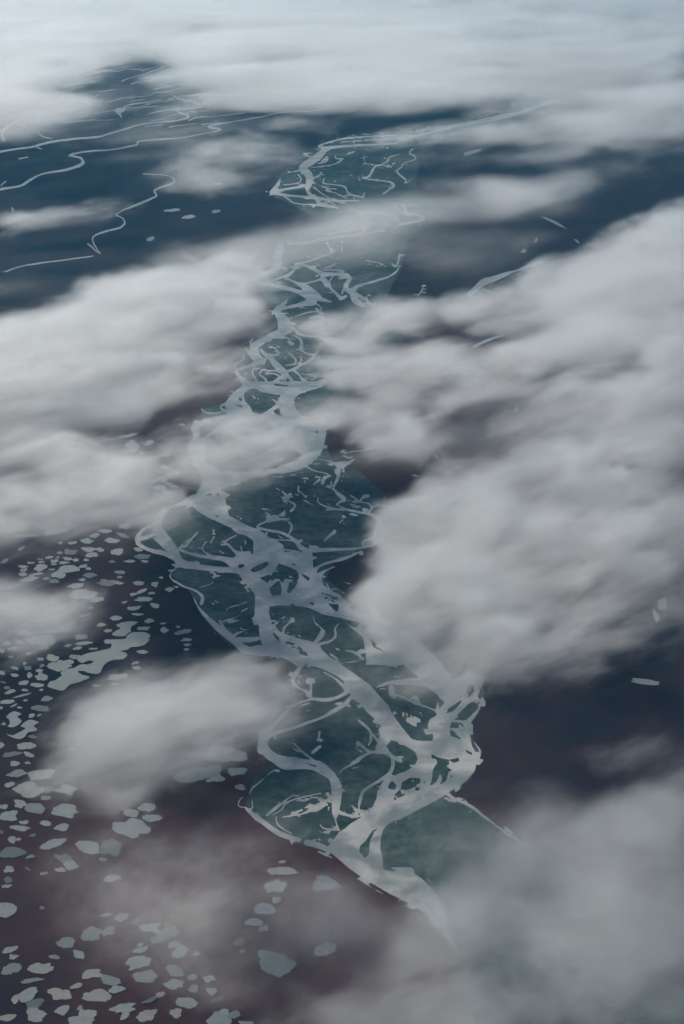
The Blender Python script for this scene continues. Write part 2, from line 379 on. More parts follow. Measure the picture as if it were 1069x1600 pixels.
# channels and bars as centre lines with a width at every point
CHANNELS = """
I 300,310,40 250,370,60 230,450,70 210,540,110
I 620,200,60 540,270,90 440,290,60 330,320,40
I 310,160,30 310,230,30 280,290,30 200,345,28 130,385,25 80,430,28 60,500,25 50,550,8
I 0,205,20 40,190,35 70,160,20 150,125,18 250,120,40 310,160,30 370,190,30
I 45,50,25 100,95,14 150,125,16
I 150,20,20 130,70,10
I 215,60,50 200,110,50 240,118,40
I 240,0,60 220,60,50 260,110,40
I 50,550,10 90,600,10
I 0,530,10 50,570,8 85,600,8
I 0,615,25 30,610,15
I 520,300,8 520,410,8
I 530,350,30 560,390,40 590,330,40
J 840,40,25 870,65,20 940,95,18 1000,130,20 1069,185,14 1200,280,8 1330,360,5
J 0,330,40 60,345,40 130,375,35
H 200,-20,70 195,50,75 225,120,80 290,170,80 370,205,110 450,220,70 560,240,35 640,270,40 720,310,60 755,370,85 760,440,85 755,520,70 750,590,50 750,640,16 775,715,14
H 410,170,30 520,190,30 610,205,45 650,240,70 720,300,70
H 430,55,10 500,120,18 600,200,20
H 425,95,8 480,120,14
H 575,125,25 630,80,25
H 625,0,20 620,20,14
H 780,280,10 825,240,14 900,205,16 915,190,30 960,155,16 1030,118,20
H 915,50,22 970,95,12 1020,120,14
H 770,575,40 820,595,25 900,610,25 950,600,14
H 690,440,28 710,470,25 670,495,12 600,530,28 545,570,25 480,595,14 350,615,8
H 635,435,6 540,455,12 440,480,14 370,515,14 340,560,10 280,595,10
H 435,440,6 370,490,14 280,560,28 230,600,18
H 60,540,10 95,570,30 150,620,38 210,660,42 280,715,42 360,755,42 470,790,42
H 115,490,6 120,540,8 100,560,14
H 95,440,10 120,395,14 180,345,8 240,290,6 290,255,5
H 45,465,5 20,490,7 15,530,7 60,545,6
H 300,610,8 305,660,8 350,705,10 420,740,10
H 630,670,10 660,700,14 730,712,12 780,715,10
H 150,590,20 180,620,10
E 420,110,25 440,140,30 400,210,36 375,250,30 390,290,24 440,325,18 500,345,18
E 510,265,10 515,320,20 510,375,30 530,400,20
E 480,340,20 490,380,14
E 610,195,8 690,240,14 740,280,26 790,330,50 760,365,30 690,395,30 610,405,30 530,400,22 450,420,18 390,445,16 330,495,20 270,560,22 200,630,40 150,700,60 140,790,70
E 815,390,30 770,440,35 690,490,35 600,540,22 500,575,25 380,620,24 280,645,26 200,680,40 150,730,60
E 440,450,14 500,430,14
E 580,650,16 575,700,18
E 540,790,14 585,760,22
E 890,575,8 930,605,18 965,650,18 970,710,16 950,750,12
E 990,680,16 1030,730,26 1050,790,26
E 870,740,18 920,760,12
E 480,490,8 500,485,10
E 660,60,8 700,90,14 735,130,12
E 780,30,8 850,50,12 890,90,8 870,110,8 740,130,6
G 250,310,40 255,350,50 270,380,36
G 290,370,18 350,390,14 430,430,14 520,460,14 590,490,16
G 605,430,12 595,480,16
G 365,505,8 370,525,14
G 390,550,8 440,575,14
G 435,370,10 490,470,6 495,500,6
G 640,360,10 655,400,20
G 0,560,12 60,610,22 95,650,16 90,700,14
G 110,670,20 150,720,22
Z 590,975,30 630,1010,45 670,1045,45 700,1080,35
D 275,140,30 330,105,16 400,75,8
D 255,90,22 320,55,18 400,30,14 450,15,18 530,-10,14
D 340,200,8 375,260,14 440,300,30
D 580,325,6 630,355,10 670,378,8
D 640,400,10 690,435,18
D 475,195,8 520,205,10
D 490,500,8 540,540,14 600,580,26 640,620,40 650,700,40
D 430,510,12 405,550,10 410,590,22 380,635,18 280,665,25
D 240,455,6 255,500,10 300,540,12 310,580,44 275,630,36 245,660,30
D 0,590,30 60,615,38 130,640,42 210,655,38 270,680,40 290,720,50 350,790,70
D 70,490,10 25,535,14 10,580,20
D 25,455,10 5,470,8
D 165,680,50 200,710,50 250,770,60
D 415,698,12 435,705,12
D 370,735,12 420,770,14
D 480,710,8 560,725,14 620,777,18
D 130,595,14 140,605,14
C 640,120,90 700,180,110 775,260,130 780,350,125 775,430,120 800,520,110 810,600,110 850,670,120 950,720,100 1069,790,100
C 860,540,50 920,600,36 1000,630,40 1069,650,40
C -10,-40,36 80,-10,36 150,30,50 230,65,45 330,88,34 430,95,36 530,98,36 600,110,50 660,140,70
C 270,-20,20 350,5,20 480,20,30 540,50,50 560,80,50
C 155,65,20 120,85,12 80,130,9 85,165,12 130,195,20 180,225,14 240,245,12 290,270,20 325,310,28 315,355,28
C 380,115,12 415,130,24 410,155,18
C 405,195,9 350,220,8 300,230,6
C 255,310,5 285,370,14 330,430,28 380,480,36 430,530,50 510,590,60 580,650,60 640,700,70 720,720,60 800,720,80
C 455,490,20 480,530,20 500,570,30
C 480,490,14 560,465,9 610,440,5
C 500,410,5 530,385,8 600,365,7 655,345,9
C 620,415,10 665,390,5
C 410,325,6 440,350,12
C 560,600,30 590,580,22 640,565,6
C 600,630,50 680,630,40 745,620,30
C 940,580,16 940,540,14 990,500,8
C 920,470,6 950,450,8
C 860,425,6 855,440,10
A 500,190,70 440,215,40 390,235,28 330,250,16 280,290,40 230,350,70 220,400,80 240,450,90 280,500,90 330,560,80 350,600,80 380,650,70 420,690,60 500,700,50 600,715,40 700,725,40 800,735,45 900,750,50
A 200,395,40 140,410,20 100,440,26 70,490,32 80,530,36 130,565,30 200,590,34 280,610,34 340,630,50
A 200,455,36 150,485,24 95,502,20
A 200,490,14 250,530,26 310,580,40
A 380,570,20 450,600,20 540,625,26 620,635,30 700,640,30 780,655,40 820,680,60
A 395,560,14 440,545,26 480,500,16 535,440,6
A 400,550,8 470,490,8
A 560,570,9 590,600,14 640,630,20
A 565,565,8 585,525,12 600,518,7
A 650,425,12 650,460,14
A 630,520,18 655,480,12
A 830,465,8 780,490,12 735,520,12 770,545,16 800,580,22 850,610,40 920,600,30
A 890,510,14 893,535,14
A 855,550,10 865,585,14
A 690,585,6 730,608,10
B 10,400,16 40,380,16 120,350,12 180,315,14 205,310,34 220,280,10
B 10,410,18 90,430,22 180,445,22 250,475,24 300,510,26 340,560,40 390,590,50
B 130,500,9 190,505,12 280,510,12 320,540,16
B 170,580,16 240,580,14 340,600,14 330,620,9 250,630,9 190,600,10
B 245,360,10 270,390,24 265,430,16 250,460,7
B 65,290,7 100,315,16 115,335,8
B 155,110,8 180,125,8
B 200,135,10 235,170,26 240,190,10
B 240,205,8 290,230,18 295,250,18 265,285,18
B 325,95,10 322,130,20 345,145,8 380,180,14
B 360,200,7 390,215,12 430,235,5
B 370,55,12 372,68,12
B 440,80,10 480,45,12
B 505,75,22 520,30,26
B 530,35,14 570,15,10
B 570,60,12 575,90,12
B 615,-20,40 625,20,26 600,70,14 590,110,12 620,150,26 670,195,36 640,215,20 615,235,12 660,260,16 690,272,14 770,290,16 850,305,20 910,330,40 945,360,50 930,400,50 905,430,20 900,480,16 850,500,14 815,520,14 812,560,16
B 470,180,9 475,220,9 520,245,16 600,268,20 670,275,16
B 545,105,7 590,120,8
B 540,225,9 555,235,9
B 690,205,7 760,215,9 850,225,11 880,260,18 860,290,16
B 880,255,14 930,240,6 985,215,6
B 980,180,7 980,215,7
B 720,165,7 765,195,11
B 800,190,14 835,180,8
B 420,588,26 520,580,32 640,575,24 770,568,20 850,552,20 920,525,18 960,500,12 975,475,7
B 900,490,12 890,520,9
B 790,590,12 720,630,14 640,660,14 560,675,14 480,705,20 450,740,25
B 590,710,7 520,745,16 490,777,30
B 515,515,8 560,470,22 600,440,24 585,430,9
B 635,375,8 660,350,7
B 170,470,8 200,490,8
K 375,140,20 320,165,14 325,190,14 380,200,14
K 170,185,9 195,215,12 260,222,12 330,210,12
K 560,90,16 575,110,12
L 300,10,36 200,30,50 110,60,66 60,120,80 60,200,100 120,280,120 200,380,130 240,470,120
L 180,260,30 250,330,40 310,345,50 290,420,90 240,520,110 130,610,90 0,650,70
L 330,340,25 400,315,20 440,275,22 430,240,12 350,225,12 340,250,10 300,300,16
L 225,300,7 280,320,14
L 295,260,8 300,275,8
L 190,625,14 240,655,9 340,680,9 360,695,12
L 310,740,24 330,705,18 365,700,9
L 245,760,12 290,730,10
L 175,735,13 178,750,12
L 250,570,7 340,580,9 400,600,14 430,610,24 435,660,34 430,720,16 400,770,12
L 440,600,25 500,600,18 555,570,9
L 470,545,16 520,560,14 540,545,7
L 475,530,9 540,510,12 620,505,11 690,485,11 720,460,7 705,420,11 705,380,7
M 470,0,14 440,40,40 400,75,50 430,120,70 460,180,110 440,240,80 350,270,50 280,310,45 230,350,70 250,420,60 290,460,60
M 640,15,50 560,40,18 480,55,18 420,70,20
M 640,15,50 680,-10,40
M 530,210,22 570,250,22 640,270,18 730,275,20 790,310,30 850,345,36 910,370,40 1000,380,36 1069,395,30
M 770,290,60 850,320,70 900,340,60
M 400,270,18 330,300,18 270,340,20
M 880,370,16 860,410,9 880,450,7 930,470,5
M 540,265,6 580,295,20 590,330,26 580,365,20 620,395,12 680,410,20 715,385,9
M 690,415,18 660,450,16 580,490,16 530,520,20 480,535,14
M 465,445,7 470,425,7
M 485,390,9 520,420,12 545,450,14 535,480,12 470,490,7
M 560,425,6 590,430,9 580,470,9
M 160,350,7 180,380,16 220,430,36 260,460,50 200,490,24 130,515,24 95,520,18
M 155,405,7 140,450,9 85,485,13 90,530,26 120,580,36 160,620,50 190,650,50 120,690,60 70,740,60 40,790,70
M 230,500,9 215,550,16 240,590,18 250,630,20 210,640,30
M 280,370,20 310,405,30 350,430,40 390,480,50 440,530,60 470,570,50 420,590,30 360,630,26 300,640,20 240,640,18
M 340,345,7 380,355,9 415,390,14 400,410,20 340,410,20
M 290,520,12 270,560,9 300,580,18 325,610,14 320,640,9
M 300,520,14 340,530,14 390,530,14 440,550,20
M 270,510,9 240,520,12
M 320,560,7 370,550,12 420,570,12
M 250,640,22 320,660,22 400,680,24 460,690,24 520,690,30
M 440,600,12 480,570,26 520,610,26 540,660,30 560,680,30
M 470,570,18 460,600,10 500,640,9
M 530,530,14 570,560,16 600,600,18 660,620,14
M 590,555,7 660,565,9 690,585,14 660,605,7
M 460,760,110 500,700,70 570,670,40 680,640,40 780,600,44 880,560,44 1000,520,50
M 540,610,9 620,630,9 560,640,10
M 640,520,5 645,535,5
M 515,310,7 512,320,7
M 170,545,8 165,575,10
M 700,60,20 740,110,30 650,130,14
N 340,150,20 480,140,18 620,115,22 740,95,22 900,75,18 1069,50,16
N 640,80,12 780,50,9 950,15,9
N 280,180,60 260,260,70 260,320,60 180,370,24 90,410,30 100,440,28 200,460,36 320,485,34 420,515,36 510,550,80 520,590,70 450,600,26 380,620,18 280,640,26 250,665,28 285,700,50 320,760,90 340,790,90
N 640,160,9 660,190,16 680,215,16 600,245,14 490,285,14 410,300,14
N 400,300,16 390,345,20 340,390,26 310,400,20 230,425,16 150,430,12
N 400,300,14 470,315,20 550,350,28 610,380,40 690,380,26 770,385,30 810,410,30 790,450,36 780,490,40 830,520,50 850,570,60 880,600,50
N 310,405,14 370,430,16 430,460,30 500,500,60 560,550,60 600,575,30 670,590,14
N 480,450,16 560,430,14 600,420,30 640,460,50 600,400,30
N 690,385,14 660,430,12 660,480,20 700,520,20 740,560,28 780,550,22
N 760,500,20 750,530,12
N 850,490,40 870,470,20 940,450,14 1069,410,12
N 870,540,16 940,570,14 930,545,7
N 330,600,9 335,570,7
N 290,630,16 330,600,10
N 530,600,14 580,620,9 585,660,9 500,670,12 400,700,9
N 550,300,8 585,320,9
N 620,330,7 670,320,9 710,295,7
N 715,260,9 730,275,7
N 748,170,12 750,210,12
N 660,320,9 660,350,7
N 260,330,12 330,340,14 320,360,10
O 605,215,6 600,260,14 590,300,22
O 545,295,9 555,315,8
O 600,335,9 560,380,14 480,415,14 390,445,14 300,465,20 260,490,30
O 350,280,5 430,290,7 480,310,11
O 780,480,7 775,505,13 745,540,9
O 270,530,30 330,560,20 370,590,16
P 1069,105,7 900,110,9 700,125,14 560,155,14 480,185,18 520,200,30
P 1069,135,5 860,140,6 650,155,8
P 1069,165,12 900,175,16 740,182,18 620,190,22 530,210,40 480,260,60 440,290,60 370,335,60 350,360,50 390,390,60 410,430,60 400,480,50 390,520,30 420,560,30 470,590,40 480,620,30 560,640,24 620,655,14
P 370,260,9 410,265,12 440,285,20
P 400,480,30 300,500,20 220,515,18 160,530,40 120,540,36 130,520,30 160,490,30 185,435,9
P 120,540,24 200,555,22 300,565,20 400,575,22 500,585,22 600,600,18 700,600,12 780,600,10
P 210,565,9 250,590,14 280,615,11 360,628,11 450,632,14 560,650,11
P 320,400,9 340,430,12 330,460,12 270,475,11 210,480,8
P 240,390,5 320,370,9
P 440,430,14 480,405,11 510,400,7
P 410,350,7 500,340,8 590,325,8 640,300,12 645,285,12 610,280,9 600,260,9
P 500,300,8 540,270,20 530,300,20 470,320,9
P 440,500,9 480,530,9 520,560,7 570,585,7
P 500,490,9 540,505,9 600,510,7
P 520,430,11 510,465,9 560,475,7 640,485,9 680,500,12 700,545,11 740,560,11 820,575,11
P 530,525,9 600,540,9 640,560,9 690,580,9
P 520,615,9 560,610,9 600,630,9
P 620,610,9 680,615,9
P 720,405,9 725,415,7
P 690,250,8 750,225,10
Q 600,250,7 530,270,12 515,300,16 460,330,9 420,340,9 400,370,20 380,405,14 340,430,9 330,430,7 420,445,9 520,455,12 560,485,22 520,520,12 480,550,14
Q 335,270,7 345,315,7 400,325,7
Q 700,210,14 680,240,12 725,265,14 715,290,9 640,315,9 615,350,11 585,370,9 600,400,14 650,440,14 645,470,11 690,440,8
Q 330,560,12 340,540,7
Q 550,330,7 540,350,8
Q 640,630,14 660,700,36 720,700,18 790,735,24 720,760,24 600,777,30
Q 560,620,7 620,690,12 660,700,14
Q 220,670,9 400,690,12 560,720,18 600,777,30
Z 650,205,5 720,195,6 800,180,6 870,155,5
Z 640,215,3 760,186,4 830,172,4
"""
# far side streams over the left plain and the channel pieces on the right
STREAMS = """
T 0,475,10 60,465,8 130,450,9 210,437,10 300,428,9 380,405,9 450,385,7 540,378,7 590,362,10 555,350,7 580,340,7 625,335,7 610,320,6 560,310,6 540,298,5
T 0,592,11 60,582,9 90,565,14 130,545,9 200,530,9 255,515,13 265,505,10 240,490,11 215,485,9 260,475,7 350,466,7 420,455,9 440,440,7 520,432,7 600,425,4 690,405,6 655,395,6 760,375,5 870,352,5 980,345,5 1040,330,5
T 275,760,7 310,790,7 290,750,9 310,730,8 385,705,8 388,685,8 362,670,7
T 395,655,6 440,635,9 485,610,9 490,590,8 540,570,8 545,560,7 520,548,5 450,542,4
T 10,435,14 5,410,9 40,385,9 75,395,7 60,375,6 40,378,6
T 115,410,6 130,425,8 160,433,8
T 380,365,8 365,345,13 385,345,10 400,330,8 460,318,6 500,310,4
T 362,670,6 378,663,6 395,655,6
T 60,495,5 90,490,6
T 5,580,5 20,565,6
X 460,285,7 490,275,7 480,295,5
X 400,350,8 420,340,6 520,318,5
X 620,345,8 680,325,6 760,300,7 820,275,8 800,265,5
X 490,245,6 600,230,6 640,205,9 610,190,5
X 270,400,5 340,395,6 430,370,5
X 440,440,6 500,415,5
X 100,530,6 130,515,5 180,520,4
X 20,600,12 60,570,9 80,550,8 60,540,6
X 120,580,8 130,565,8 100,555,6
X 150,350,5 260,325,5 380,315,4
X 330,330,4 450,305,4 540,290,4
X 250,380,4 380,355,5 420,350,4
V 0,55,8 60,35,8 150,20,7 290,0,5
X 210,690,8 180,680,6
"""
SIDE = """
W 355,690,34 400,650,34 440,615,40 500,595,34 560,572,26 605,555,16
W 605,555,12 660,538,8 700,522,18 770,500,18 785,488,9 808,472,5
W 440,655,7 480,670,6 515,675,4
U 410,285,9 450,265,8 510,245,5
O 30,470,1 31,471,1
"""
# edge of the greener, wetter valley floor the river braids over
FLOODPLAIN = [(385, 1262), (384, 1246), (398, 1215), (425, 1192), (405, 1175), (402, 1150), (420, 1120), (455, 1085), (478, 1078), (462, 1062), (456, 1045), (466, 1030),
              (405, 1025), (375, 1018), (345, 995), (325, 970), (308, 945), (290, 915), (268, 900), (266, 894), (283, 878), (240, 862), (213, 848), (212, 838), (235, 820),
              (270, 790), (305, 770), (318, 750), (303, 728), (296, 705), (303, 670), (300, 665), (318, 652), (315, 640), (330, 634), (357, 628), (372, 612), (378, 600), (366, 578), (368, 565),
              (384, 545), (405, 525), (430, 500), (428, 485), (395, 438), (420, 420), (432, 385), (470, 370), (520, 352), (455, 320), (425, 305), (424, 296), (440, 270), (470, 245),
              (497, 226), (560, 210), (640, 200), (760, 180), (880, 150), (900, 165), (760, 205), (680, 225), (655, 245), (650, 290), (700, 335), (640, 370), (630, 400), (625, 425), (600, 470), (640, 520), (600, 560),
              (540, 600), (560, 640), (530, 660), (505, 690), (520, 720), (560, 735), (605, 775), (600, 800), (605, 830), (560, 860), (520, 880), (510, 905), (545, 930), (580, 955),
              (640, 985), (700, 1040), (755, 1065), (755, 1100), (738, 1130), (738, 1150), (755, 1175), (735, 1215), (702, 1240), (760, 1278), (830, 1330), (950, 1375), (1110, 1440), (1230, 1540), (1330, 1690), (1330, 1720), (712, 1720), (708, 1560),
              (704, 1480), (682, 1440), (600, 1387), (540, 1350), (515, 1335), (440, 1305), (400, 1280)]


def parse(block, width):
    out = []
    for line in block.strip().splitlines():
        t, *pts = line.split()
        ox, oy, s = TILES[t]
        rows = [[float(v) for v in p.split(',')] for p in pts]
        out.append([(ox + r[0] / s, oy + r[1] / s) + ((r[2] / s,) if width else ()) for r in rows])
    return out


def smooth_line(pts, n=4):
    """Catmull-Rom through the surveyed points."""
    P = np.array(pts, float)
    if len(P) < 3:
        return P
    Q = np.vstack([2 * P[0] - P[1], P, 2 * P[-1] - P[-2]])
    out = []
    for i in range(1, len(Q) - 2):
        for k in range(n):
            t = k / n
            out.append(0.5 * (2 * Q[i] + (Q[i + 1] - Q[i - 1]) * t + (2 * Q[i - 1] - 5 * Q[i] + 4 * Q[i + 1] - Q[i + 2]) * t * t
                              + (3 * Q[i] - Q[i - 1] - 3 * Q[i + 1] + Q[i + 2]) * t ** 3))
    out.append(P[-1])
    out = np.array(out)
    if P.shape[1] > 2:
        out[:, 2:] = np.maximum(out[:, 2:], P[:, 2:].min())
    return out


class Field:
    """Signed field over photo columns and rows, positive inside."""

    def __init__(self, x0, y0, x1, y1, step):
        self.xs = np.arange(x0, x1 + step, step); self.ys = np.arange(y0, y1 + step, step)
        self.step = step
        self.f = np.full((len(self.ys), len(self.xs)), -30.0)
        gx, gy = np.meshgrid(self.xs, self.ys)
        X, Y = ground(gx, gy)
        self.gx, self.gy, self.X, self.Y = gx, gy, X, Y

    def win(self, x0, y0, x1, y1):
        i0 = max(int((x0 - self.xs[0]) / self.step), 0); i1 = min(int((x1 - self.xs[0]) / self.step) + 2, len(self.xs))
        j0 = max(int((y0 - self.ys[0]) / self.step), 0); j1 = min(int((y1 - self.ys[0]) / self.step) + 2, len(self.ys))
        if i1 <= i0 or j1 <= j0:
            return None
        return slice(j0, j1), slice(i0, i1)

    def strip(self, pts, wobble=0.0, cut=False, grow=1.0, floor=0.0):
        P = smooth_line(pts, 10 if wobble else 4)
        if wobble:
            X, Y = ground(P[:, 0], P[:, 1])
            P[:, 0] += wobble * fbm(X / 260, Y / 420, 91, 3, 0.6); P[:, 1] += 0.3 * wobble * fbm(X / 260 + 50, Y / 420, 93, 3, 0.6)
            P[:, 2] *= 1 + 0.5 * fbm(X / 200 + 9, Y / 400, 95, 2)
        for a, b in zip(P[:-1], P[1:]):
            r = max(a[2], b[2], floor) / 2 * grow + 6
            w = self.win(min(a[0], b[0]) - r, min(a[1], b[1]) - r, max(a[0], b[0]) + r, max(a[1], b[1]) + r)
            if w is None:
                continue
            gx, gy = self.gx[w], self.gy[w]
            d = b[:2] - a[:2]; L2 = max(float(d @ d), 1e-6)
            t = np.clip(((gx - a[0]) * d[0] + (gy - a[1]) * d[1]) / L2, 0, 1)
            dist = np.hypot(gx - a[0] - t * d[0], gy - a[1] - t * d[1])
            s = np.maximum(a[2] + (b[2] - a[2]) * t, floor) / 2 * grow - dist
            self.f[w] = np.minimum(self.f[w], -s) if cut else np.maximum(self.f[w], s)

    def poly(self, pts, cut=False):
        P = np.array(pts, float)
        w = self.win(P[:, 0].min() - 6, P[:, 1].min() - 6, P[:, 0].max() + 6, P[:, 1].max() + 6)
        if w is None:
            return
        gx, gy = self.gx[w], self.gy[w]
        inside = np.zeros(gx.shape, bool); dist = np.full(gx.shape, 30.0)
        for a, b in zip(P, np.roll(P, -1, 0)):
            d = b - a; L2 = max(float(d @ d), 1e-6)
            t = np.clip(((gx - a[0]) * d[0] + (gy - a[1]) * d[1]) / L2, 0, 1)
            dist = np.minimum(dist, np.hypot(gx - a[0] - t * d[0], gy - a[1] - t * d[1]))
            if a[1] != b[1]:
                c = (a[1] > gy) != (b[1] > gy)
                inside ^= c & (gx < a[0] + (gy - a[1]) / (b[1] - a[1]) * d[0])
        s = np.where(inside, dist, -dist)
        self.f[w] = np.minimum(self.f[w], -s) if cut else np.maximum(self.f[w], s)


def sheet(field, name, mat, z, kind='structure'):
    X, Y, faces = march(field.f, field.xs, field.ys, lambda a, b: ground(a, b, z))
    ob = mesh_object(name, np.column_stack([X, Y, np.full(len(X), z)]), faces, mat)
    tag(ob, kind=kind)
    return ob


def ragged(F, amp, wave, seed):
    """Bank roughness that follows the ground, not the picture."""
    foreshort = np.clip(CAM_H / np.hypot(F.X, np.hypot(F.Y, CAM_H)), 0.05, 1)
    F.f += amp * fbm(F.X / wave, F.Y / wave, seed, 4, 0.6) * (0.2 + 1.3 * foreshort)


def build_river(mat_water, mat_plain, mat_stream):
    F = Field(150, 120, 1350, 1700, 2.5)
    F.poly(FLOODPLAIN)
    ragged(F, 4.5, 260, 5)
    sheet(F, 'floodplain', mat_plain, 0.6)
    F = Field(195, 140, 1110, 1680, 1.25)
    for p in parse(WATER, False):
        F.poly(p)
    for p in parse(ISLANDS, False):
        F.poly(p, cut=True)
    for p in parse(CHANNELS, True):
        F.strip(p, floor=1.4, grow=0.92)
    ragged(F, 0.9, 40, 11)
    # small bars, pools and side creeks that break up the islands' rims
    rim = np.clip(1 - np.abs(F.f + 3.0) / 3.5, 0, 1)
    n = fbm(F.X / 70, F.Y / 70, 31, 4, 0.6)
    F.f = np.where((rim > 0) & (n > 0.31), np.maximum(F.f, (n - 0.31) * 9 * rim), F.f)
    sheet(F, 'river', mat_water, 1.2)
    F = Field(0, 40, 540, 425, 1.0)
    for p in parse(STREAMS, True):
        F.strip(p, floor=1.0, grow=0.66, wobble=5.0)
    rng = random.Random(12)
    for k in range(64):                      # faint parallel creeks on the farthest plain
        x = rng.uniform(30, 320); y = 55 + rng.random() ** 0.8 * 145
        n = rng.randint(3, 7); step = rng.uniform(9, 20); sl = rng.uniform(-0.24, -0.08)
        F.strip([(x + i * step, y + sl * i * step + rng.uniform(-1.6, 1.6), rng.uniform(0.9, 1.5)) for i in range(n)], wobble=5.0, floor=0.8)
    ragged(F, 0.5, 90, 21)
    sheet(F, 'stream', mat_stream, 1.2)
    F = Field(700, 380, 880, 560, 1.0)
    for p in parse(SIDE, True):
        F.strip(p, floor=1.3)
    ragged(F, 0.9, 40, 23)
    sheet(F, 'stream', mat_stream, 1.2)
